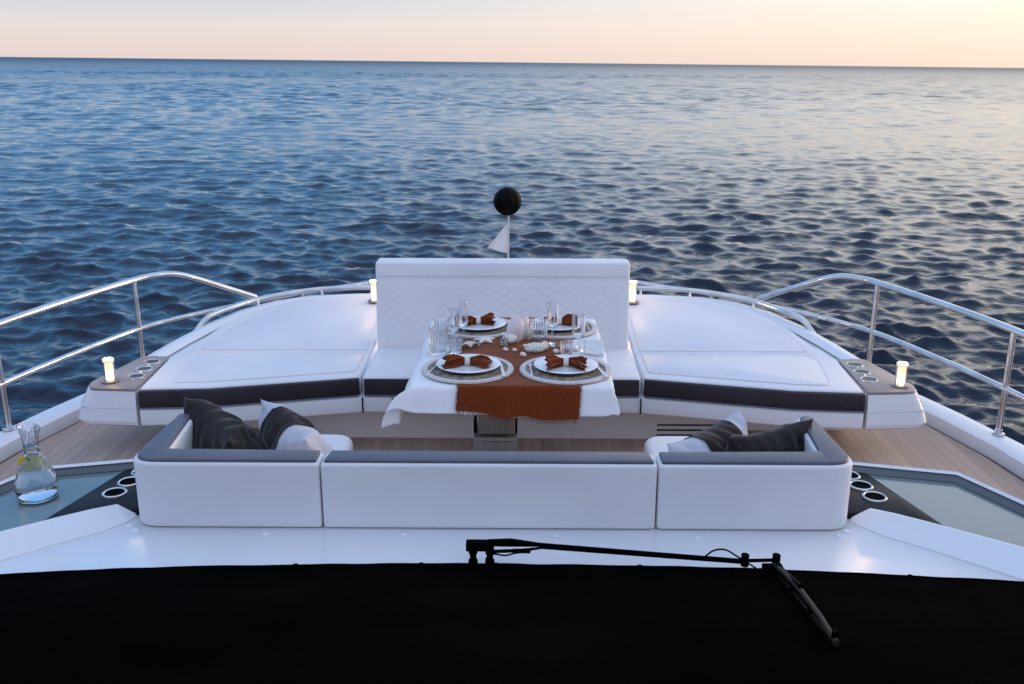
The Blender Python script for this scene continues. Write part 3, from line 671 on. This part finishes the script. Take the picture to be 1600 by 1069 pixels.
def napkin(seed, spread=.062, bend=.25, L=.085):
    t = empty('linen_napkin')
    def f(u, v):
        s = 2 * v - 1; a = 2 * PI * u; q = abs(s); sg = 1 if s > 0 else -1
        r = .011 + (spread * .5) * q ** 1.25; w_ = min(1, q * 1.5)
        fold = 1 + (.38 * math.sin(a * 4 + seed + s * 1.5) + .24 * math.sin(a * 9 + seed * 2 + sg)) * w_
        rx = r * fold; rz = (.011 + .017 * w_) * (1 + .30 * math.sin(a * 3 + seed * 3 + sg) + .22 * math.sin(a * 8 + seed) * w_)
        x = s * L * (1 + (.16 * math.sin(a * 3 + seed * sg) + .05 * math.sin(a * 11)) * q)
        y = math.cos(a) * rx - bend * .06 * s * s + .007 * nz(s * 4, a, seed)
        z = max(.0005, .019 + math.sin(a) * rz - .006 * q * q + .004 * nz(s * 6, math.cos(a) * 3, seed))
        if v in (0, 1): x = s * L * .78; y *= .45; z = .012 + math.sin(a) * .003    # the roll is hollow: its end tucks back in
        return (x, y, z)
    o = gridmesh('folded_cloth', 120, 70, f, RUST, t, closed_u=True)
    bm = bmesh.new(); bm.from_mesh(o.data)
    bmesh.ops.holes_fill(bm, edges=[e for e in bm.edges if e.is_boundary], sides=0)
    # ragged ends sit back inside the roll
    bm.to_mesh(o.data); bm.free()
    bm = bmesh.new(); prof = [(.0165, -.011), (.0185, -.011), (.0195, 0), (.0185, .011), (.0165, .011), (.0160, 0), (.0165, -.011)]
    lathe(bm, prof, 28); bmesh.ops.rotate(bm, verts=bm.verts, matrix=Matrix.Rotation(PI / 2, 3, 'Y')); bmesh.ops.translate(bm, verts=bm.verts, vec=(0, 0, .0205))
    from_bm('napkin_ring', bm, RINGM, t); return t
spots = [(-.132, 4.005, 'front left', 0), (.295, 4.0, 'front right', 0), (-.115, 4.69, 'back left', PI), (.285, 4.69, 'back right', PI)]
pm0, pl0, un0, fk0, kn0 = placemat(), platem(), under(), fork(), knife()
for i, (x, y, pos, rz) in enumerate(spots):
    def put(src, loc, r, lab, cat, grp):
        o = src if i == 0 else copy_tree(src); o.location = loc; o.rotation_euler = (0, 0, r); tag(o, lab, cat, grp); return o
    z = TZc + (.007 if abs(x - .08) < .4 else 0)
    put(pm0, (x, y, z), 0, f'round woven placemat with pale beaded border, {pos} setting of the table', 'placemat', 'round placemats on the table')
    z += .0055
    put(un0, (x + .002, y + .012, z), 0, f'dark disc standing in for the shade under the white plate, {pos} setting', 'plate', 'dark shade discs under the dinner plates')
    put(pl0, (x + .002, y + .012, z), 0, f'white porcelain dinner plate, {pos} setting of the table', 'plate', 'white dinner plates')
    c, s_ = math.cos(rz), math.sin(rz)
    put(fk0, (x - .152 * c, y - .02 * c, z), rz + (-.22 if i == 0 else .05), f'silver fork left of the plate, {pos} setting', 'fork', 'forks')
    put(kn0, (x + .150 * c, y - .03 * c, z), rz + (.1 if i == 0 else .2), f'silver knife right of the plate, {pos} setting', 'knife', 'knives')
    nk = napkin(1.3 + i * 2.1, [.060, .078, .055, .05][i], [.45, .8, 0, 0][i], [.098, .082, .078, .07][i]); nk.location = (x + [-.002, .002, 0, .01][i], y - .004, z + .0125); nk.rotation_euler = (0, 0, [.03, -.08, PI + .1, PI][i])
    tag(nk, ['rust linen napkin tied like a bow in a pale ring on the front left plate', 'crumpled rust linen napkin in a pale ring on the front right plate', 'rolled rust napkin in a pale ring on the back left plate', 'small rolled rust napkin in a pale ring on the back right plate'][i], 'napkin', 'rust napkins on the plates')
# ------------------------------------------------------------------ glassware
def facet(n_, amp): return lambda a, r, z: (r * (1 + amp * (abs(math.sin(a * n_ / 2)) - .5)) if z > .006 else r, z)
def tumbler(loc, r, h, label, rz=0, lie=None, ribs=16):
    t = lathed('tumbler', [(0, 0), (r * .86, 0), (r * .9, .004), (r, h), (r - .002, h + .001), (r * .9 - .003, .012), (0, .010)], GLASS, None, 96, mod=facet(ribs, .11))
    t.location = loc; t.rotation_euler = (0, 0, rz) if not lie else lie; tag(t, label, 'glass', 'glassware on the table'); return t
def stemglass(loc, r, h, stem, label, ribs=14):
    prof = [(0, 0), (.033, .0), (.034, .002), (.012, .006), (.004, .012), (.004, stem - .008), (.012, stem), (r * .9, stem + .010), (r, stem + .026), (r * 1.02, h), (r * 1.02 - .002, h + .0005), (r - .0025, stem + .028), (r * .85, stem + .016), (0, stem + .014)]
    t = lathed('stemmed_glass', prof, GLASS, None, 84, mod=lambda a, rr, z: (rr * (1 + .11 * (abs(math.sin(a * ribs / 2)) - .5)) if z > stem else rr, z))
    t.location = loc; tag(t, label, 'glass', 'glassware on the table'); return t
ZG = TZ + .003
stemglass((-.178, 4.47, ZG), .022, .20, .075, 'tallest stemmed flute of the left glass cluster, nearest the back left plate')
stemglass((-.222, 4.42, ZG), .028, .175, .06, 'wider stemmed glass in the middle of the left glass cluster')
tumbler((-.285, 4.45, ZG), .036, .115, 'ribbed tumbler behind the others at the left edge of the table')
tumbler((-.282, 4.26, ZG), .042, .125, 'largest clear tumbler at the left edge of the table above the front left placemat')
tumbler((-.205, 4.27, ZG), .033, .075, 'short clear tumbler right of the large tumbler at the left edge of the table')
stemglass((.25, 4.40, ZG + .006), .027, .205, .085, 'tall stemmed flute standing on the runner in front of the back right plate')
stemglass((.372, 4.36, ZG), .030, .165, .05, 'ribbed stemmed glass at the right edge of the table')
tumbler((.19, 4.50, ZG + .006), .042, .09, 'wide ribbed tumbler on the runner beside the tall shell')
tumbler((.385, 4.27, ZG + .034), .034, .10, 'clear tumbler lying on its side at the right edge of the table', lie=(0, R(90), R(-20)))
tumbler((.31, 4.23, ZG), .030, .07, 'short clear tumbler above the front right placemat')
# ------------------------------------------------------------------ shells
ZS = TZ + .009
def obj_shell(name, f, m, loc, rot, label, nu=40, nv=24, closed=False, grp='sea shells along the runner'):
    o = gridmesh(name, nu, nv, f, m, closed_u=closed); o.location = loc; o.rotation_euler = rot; tag(o, label, 'shell', grp); return o
def petal(wd, ht, curl=.3, ribs=0):     # fan/cupped valve, upright
    def f(u, v):
        s = 2 * u - 1; w_ = wd * math.sin(PI * min(1, .12 + v * .80)) ** .8
        return (s * w_, -curl * wd * (1 - s * s) * math.sin(PI * v) - .1 * ht * v + .002 * math.sin(s * ribs), v * ht)
    return f
def solid(o, th): md = o.modifiers.new('thickness', 'SOLIDIFY'); md.thickness = th; return o
big = empty('conch_shell', (.068, 4.42, ZS)); tag(big, 'tall pale pink open shell standing at the centre of the runner', 'shell', 'sea shells along the runner')
solid(gridmesh('front_valve', 36, 24, petal(.043, .135, .55), SHELLP, big), .003).rotation_euler = (R(-10), R(6), .1)
q = solid(gridmesh('rear_valve', 36, 24, petal(.036, .125, .5), SHELLP, big), .003); q.location = (.018, .03, 0); q.rotation_euler = (R(-6), R(22), .5)
q = solid(gridmesh('lower_lip', 36, 24, petal(.036, .06, .9), SHELLP, big), .003); q.location = (-.012, -.012, 0); q.rotation_euler = (R(18), R(-12), -.2)
solid(obj_shell('cupped_shell', petal(.03, .078, .6), SHELLW, (.135, 4.47, ZS), (R(-12), R(-8), -.3), 'cream cupped shell just right of the tall pink shell'), .003)
def fan(r, ribs, dome=.3):
    def f(u, v):
        a = PI * (.08 + .84 * u); q = v; rr = r * q * (1 + .03 * math.cos(ribs * a * 2)); return (math.cos(a) * rr, math.sin(a) * rr * .95 - r * .45, dome * r * math.sin(PI * min(1, q * .9 + .08)) + .0025 * q * math.cos(ribs * a * 2))
    return f
solid(obj_shell('scallop_shell', fan(.052, 9, .5), SHELLW, (-.145, 4.34, ZS), (.15, 0, .4), 'cream scallop shell beside the left glasses', 60, 20), .003)
def lump(rx, ry, rz_, ribs, amp, seed):
    def f(u, v):
        a = 2 * PI * u; b = PI * v - PI / 2; k = 1 + amp * math.cos(ribs * a) * math.cos(b) + .12 * nz(math.cos(a) * 2 + seed, math.sin(a) * 2, b * 2)
        return (rx * math.cos(a) * math.cos(b) * k, ry * math.sin(a) * math.cos(b) * k, rz_ * (math.sin(b) * k * .9 + .75))
    return f
obj_shell('ribbed_shell', lump(.046, .036, .026, 14, .10, 2), SHELLW, (.165, 4.27, ZS), (0, 0, .2), 'round cream ribbed shell in front of the wide tumbler', 90, 30, True)
obj_shell('ribbed_shell', lump(.024, .022, .022, 9, .1, 5), SHELLW, (.205, 4.30, ZS), (0, 0, .9), 'smaller ribbed shell touching the round cream shell', 60, 20, True)
# starfish
def starfish(loc, r, rz, label):
    bm = bmesh.new()
    for k in range(5):
        a = 2 * PI * k / 5 + .3; d = Vector((math.cos(a), math.sin(a), 0))
        tube(bm, [d * (-.1 * r) + Vector((0, 0, .008)), d * .4 * r + Vector((0, 0, .009)), d * .8 * r + Vector((0, 0, .007)), d * r + Vector((0, 0, .006))], [.010 * r / .045, .010 * r / .045, .006 * r / .045, .002], 10)
    o = from_bm('starfish', bm, SHELLP); o.location = loc; o.rotation_euler = (0, 0, rz); tag(o, label, 'starfish', 'sea shells along the runner')
starfish((-.075, 4.44, ZS), .055, .2, 'white starfish lying on the runner left of the tall pink shell')
def spiral(loc, r, rz, label, m=SHELL):
    bm = bmesh.new(); pts = []; rad = []
    for i in range(40):
        t = i / 39; a = t * 4.2 * PI; rr = r * .55 * (1 - t) ** 1.1
        pts.append((math.cos(a) * rr + t * r * 1.3, math.sin(a) * rr, r * .6 + math.sin(a) * rr * .3)); rad.append(r * .55 * (1 - t) ** .9 + .0012)
    tube(bm, pts, rad, 12); o = from_bm('spiral_shell', bm, m); o.location = loc; o.rotation_euler = (0, 0, rz); tag(o, label, 'shell', 'sea shells along the runner')
for i, (x, y, r, rz, lab) in enumerate([
    (.025, 4.28, .013, .3, 'tiny pink spiral shell at the foot of the tall shell, on its left'),
    (.075, 4.27, .013, 2.2, 'tiny pink spiral shell directly in front of the tall shell'),
    (.108, 4.19, .016, .8, 'small pale spiral shell between the two front placemats'),
    (.265, 4.24, .017, 1.4, 'pink spiral shell on the right side of the runner'),
    (.22, 4.38, .017, 2.8, 'small spiral shell by the foot of the tall right flute'),
    (.015, 4.52, .015, 1.0, 'small pink shell behind and left of the tall shell'),
    (.125, 4.34, .014, 3.4, 'small white spiral shell right of the foot of the tall shell'),
    (.245, 4.34, .012, .2, 'tiny shell between the ribbed shell and the right glasses')]):
    spiral((x, y, ZS), r, rz, lab, SHELL if i % 2 == 0 else SHELLP)
obj_shell('barnacled_shell', lump(.018, .018, .028, 5, .25, 8), bump(vary(mat('speckled_shell', (.3, .3, .3), .6), (.06, .06, .07), (.7, .68, .62), 130), 90, .8, .004), (.022, 4.36, ZS), (0, 0, 0), 'speckled black and white shell against the left side of the tall shell', 40, 18, True)
obj_shell('mussel_shell', lump(.03, .014, .016, 3, .05, 3), mat('mussel_dark', (.03, .03, .035), .2), (.185, 4.36, ZS), (0, .3, .6), 'dark mussel shell behind the round cream shell', 30, 14, True)
solid(obj_shell('flat_shell', fan(.055, 5, .25), SHELLP, (.325, 4.33, ZS), (.05, 0, -.5), 'flat white shell at the right edge of the runner', 50, 16), .003)
# ------------------------------------------------------------------ carafe of water
cf = tag(empty('water_carafe', (-1.665, 3.20, .518)), 'glass carafe of water with lemon and lime slices standing on the left skylight glass', 'carafe')
cpf = [(0, .0), (.058, 0), (.068, .006), (.073, .025), (.072, .05), (.064, .09), (.050, .125), (.036, .155), (.027, .18), (.0235, .20), (.026, .225), (.034, .262), (.0375, .275)]
cpf = [(0, 0), (.058, 0), (.068, .006)] + [(p.x, p.y) for p in smooth_path([(.073, .022, 0), (.0735, .04, 0), (.069, .075, 0), (.059, .108, 0), (.045, .14, 0), (.032, .17, 0), (.0255, .195, 0), (.026, .22, 0), (.031, .25, 0), (.0385, .276, 0)], 4)]
ci = [(max(r - .0025, 0), z) for r, z in cpf[::-1]][:-2] + [(.055, .010), (0, .009)]
ribm = lambda a, r, z: (r * (1 + (.035 * math.sin(a * 22) * max(0, (z - .19) / .08) if z > .19 else 0)), z + (.010 * math.cos(a - PI) * max(0, (z - .2) / .07) if z > .2 else 0))
lathed('glass_body', cpf + ci, GLASS, cf, 96, mod=ribm)
wp = [(0, .0095), (.054, .0105), (.0635, .014)] + [(r - .0032, z) for r, z in cpf if .02 < z < .212]; wp.append((0, wp[-1][1]))
lathed('drinking_water', wp, WATERM, cf, 64)
def slice_(name, m, loc, rot, r=.021):
    o = lathed(name, [(0, -.002), (r, -.002), (r + .001, 0), (r, .002), (0, .002)], m, cf, 28); o.location = loc; o.rotation_euler = rot
slice_('lemon_slice', LEMON, (-.022, -.024, .150), (R(90), 0, R(-12)), .022); slice_('lime_slice', LIME, (.006, -.022, .160), (R(80), 0, R(15)), .018)
slice_('lime_slice', LIME, (.018, -.018, .143), (R(75), 0, R(40)), .019); slice_('lime_slice', LIME, (-.002, -.030, .135), (R(100), 0, R(5)), .021)
slice_('olive_piece', OLIVE, (-.004, -.026, .158), (R(90), R(60), R(-30)), .010)
# ------------------------------------------------------------------ day shape, staff and pennant on the bow
st = tag(empty('bow_flagstaff', (0, 7.55, .13)), 'thin pale staff standing at the tip of the bow', 'flagstaff')
bm = bmesh.new(); tube(bm, [(0, 0, 0), (.004, .1, .75)], .008, 10); from_bm('staff', bm, mat('staff_white', (.6, .55, .5), .4), st)
ball = lathed('day_shape_ball', [(0, -.112)] + [(.112 * math.cos(a), .112 * math.sin(a)) for a in np.linspace(-1.45, 1.45, 16)] + [(0, .112)], BALL, None, 10, smooth=20); ball.location = (-.005, 7.66, .985)
tag(ball, 'black ball day shape on top of the bow staff', 'day shape')
def pen(u, v): # u along hoist (0 bottom,1 top), v outward
    k = 1 - u; x = -.172 * v * k; z = .82 * u + k * ((1 - v) * .565 + v * .605); return (x, 7.655 - .03 * math.sin(v * 6 + u * 2) * v * k, z)
pn = solid(gridmesh('white_pennant', 16, 16, pen, FLAG), .001); tag(pn, 'small white triangular pennant hanging below the black ball', 'flag')
# ------------------------------------------------------------------ windscreen cover and wiper
def zc(x, y): # cover surface
    e = 2.747 - .034 * x * x
    d = e - y
    return .512 + .33 * d - .02 * x * x * min(1, max(0, d)) * .3
def cov(u, v):
    x = -2.1 + 4.2 * u; e = 2.747 - .034 * x * x + .003 * nz(x * 6, 3) + .0025 * math.sin(x * 3.1); y = e - v * 2.9
    z = zc(x, y)
    if v < .006: z = .5015 + v * .6
    else: z += .006 * nz(x * 1.5, y * 2.2) + .003 * nz(x * 9, y * 1.2, 5) * max(0, 1 - (e - y) * 4)
    return (x, y, z)
cvm = solid(gridmesh('windscreen_cover', 220, 180, cov, COVER), .003); tag(cvm, 'black mesh fabric cover stretched over the windscreen', 'windscreen cover')
bm = bmesh.new(); pts = [Vector(cov(i / 120, .012)) + Vector((0, 0, .004)) for i in range(121)]; tube(bm, pts, .004, 6); from_bm('hem', bm, COVER, cvm)
bm = bmesh.new()
for u in (.18, .5, .82):
    bs = bmesh.new(); tube(bs, [Vector(cov(u, .02 + .9 * k / 40)) + Vector((0, 0, .001)) for k in range(41)], .003, 6); from_bm('seam', bs, COVER, cvm)
for x in (-.62, -.22, .02, .48, .86, 1.32):
    e = 2.747 - .034 * x * x; lathe(bm, [(.009, .50), (.009, .509), (.005, .511), (0, .511)], 14, (x, e + .004, 0))
from_bm('press_studs', bm, PLAST, cvm)
wip = tag(empty('windscreen_wiper', (-.12, 2.76, .5)), 'black pantograph windscreen wiper parked across the cover edge', 'wiper')
def wp_(o): o.parent = wip; o.matrix_parent_inverse = Matrix.Translation((.12, -2.76, -.5)); return o
ya = 2.745
for x in (-.115, -.055):
    bm = bmesh.new(); lathe(bm, [(0, .50), (.017, .50), (.017, .525), (.012, .53), (.012, .548), (.016, .55), (.016, .578), (0, .58)], 20, (x, ya, 0)); wp_(from_bm('pivot', bm, PLAST))
wp_(boxo('arm_head', -.14, -.04, ya - .016, ya + .016, .562, .592, PLAST, bev=.004))
def bar(name, pts, r, m=PLAST, seg=8): bm = bmesh.new(); tube(bm, pts, r, seg); return wp_(from_bm(name, bm, m))
bm = bmesh.new(); L1 = [(-.06, ya, .587), (.02, ya, .588), (.12, ya - .004, .583), (.84, ya - .05, .556)]
tube(bm, L1, [.012, .014, .007, .006], 8); tube(bm, [(-.04, ya - .02, .567), (.06, ya - .02, .571), (.13, ya - .015, .578), (.84, ya - .055, .551)], [.006, .006, .004, .004], 8); wp_(from_bm('wiper_arm', bm, PLAST))
bar('hose', smooth_path([(-.07, ya, .53), (-.04, ya - .01, .552), (.0, ya - .02, .553), (.04, ya - .02, .562), (.09, ya - .015, .566)], 6), .003)
bm = bmesh.new()
for i in range(9): x = .03 + i * .007; tube(bm, [(x, ya - .02, .562), (x + .003, ya - .02, .576)], .004, 6)
wp_(from_bm('spring', bm, PLAST))
bar('link_bar', [(.80, ya - .052, .556), (.955, ya - .052, .560)], .006)
for x in (.845, .955): bm = bmesh.new(); tube(bm, [(x, ya - .052, .541), (x, ya - .052, .578)], .014, 14); wp_(from_bm('arm_joint', bm, PLAST))
bar('hose', smooth_path([(.70, ya - .045, .562), (.735, ya - .045, .588), (.775, ya - .047, .592), (.81, ya - .05, .575), (.86, ya - .055, .548), (.89, ya - .07, .535)], 6), .003)
wp_(boxo('blade_clip', .905, .975, ya - .095, ya - .05, .522, .55, PLAST, bev=.004))
def cp(x, y, h): return Vector((x, y, zc(x, y) + h))
b0 = (.942, 2.66); b1 = (.846, 1.87)
def along(t, h, off=0): x = b0[0] + (b1[0] - b0[0]) * t + off; y = b0[1] + (b1[1] - b0[1]) * t; return cp(x, y, h)
bar('blade_rubber', [along(t, .010) for t in np.linspace(-.02, 1, 12)], .006)
bar('blade_frame', [along(0, .03), along(.2, .040), along(.5, .045), along(.8, .036), along(1, .02)], .0075, mat('brown_blade_metal', (.03, .02, .012), .5, .1, .15))  # frame in one even, very dark brown
for t in (.05, .35, .65, .97): bm = bmesh.new(); tube(bm, [along(t, .008), along(t, .045)], .008, 8); wp_(from_bm('blade_claw', bm, PLAST))
bar('blade_arm', [(.925, ya - .07, .548), (.947, 2.6, .575), tuple(along(.48, .055))], [.009, .010, .008])
# make every empty-parented mesh keep matrix (parents are plain translations)
wip.scale = (.887, 1, 1); wip.location.x = -.057
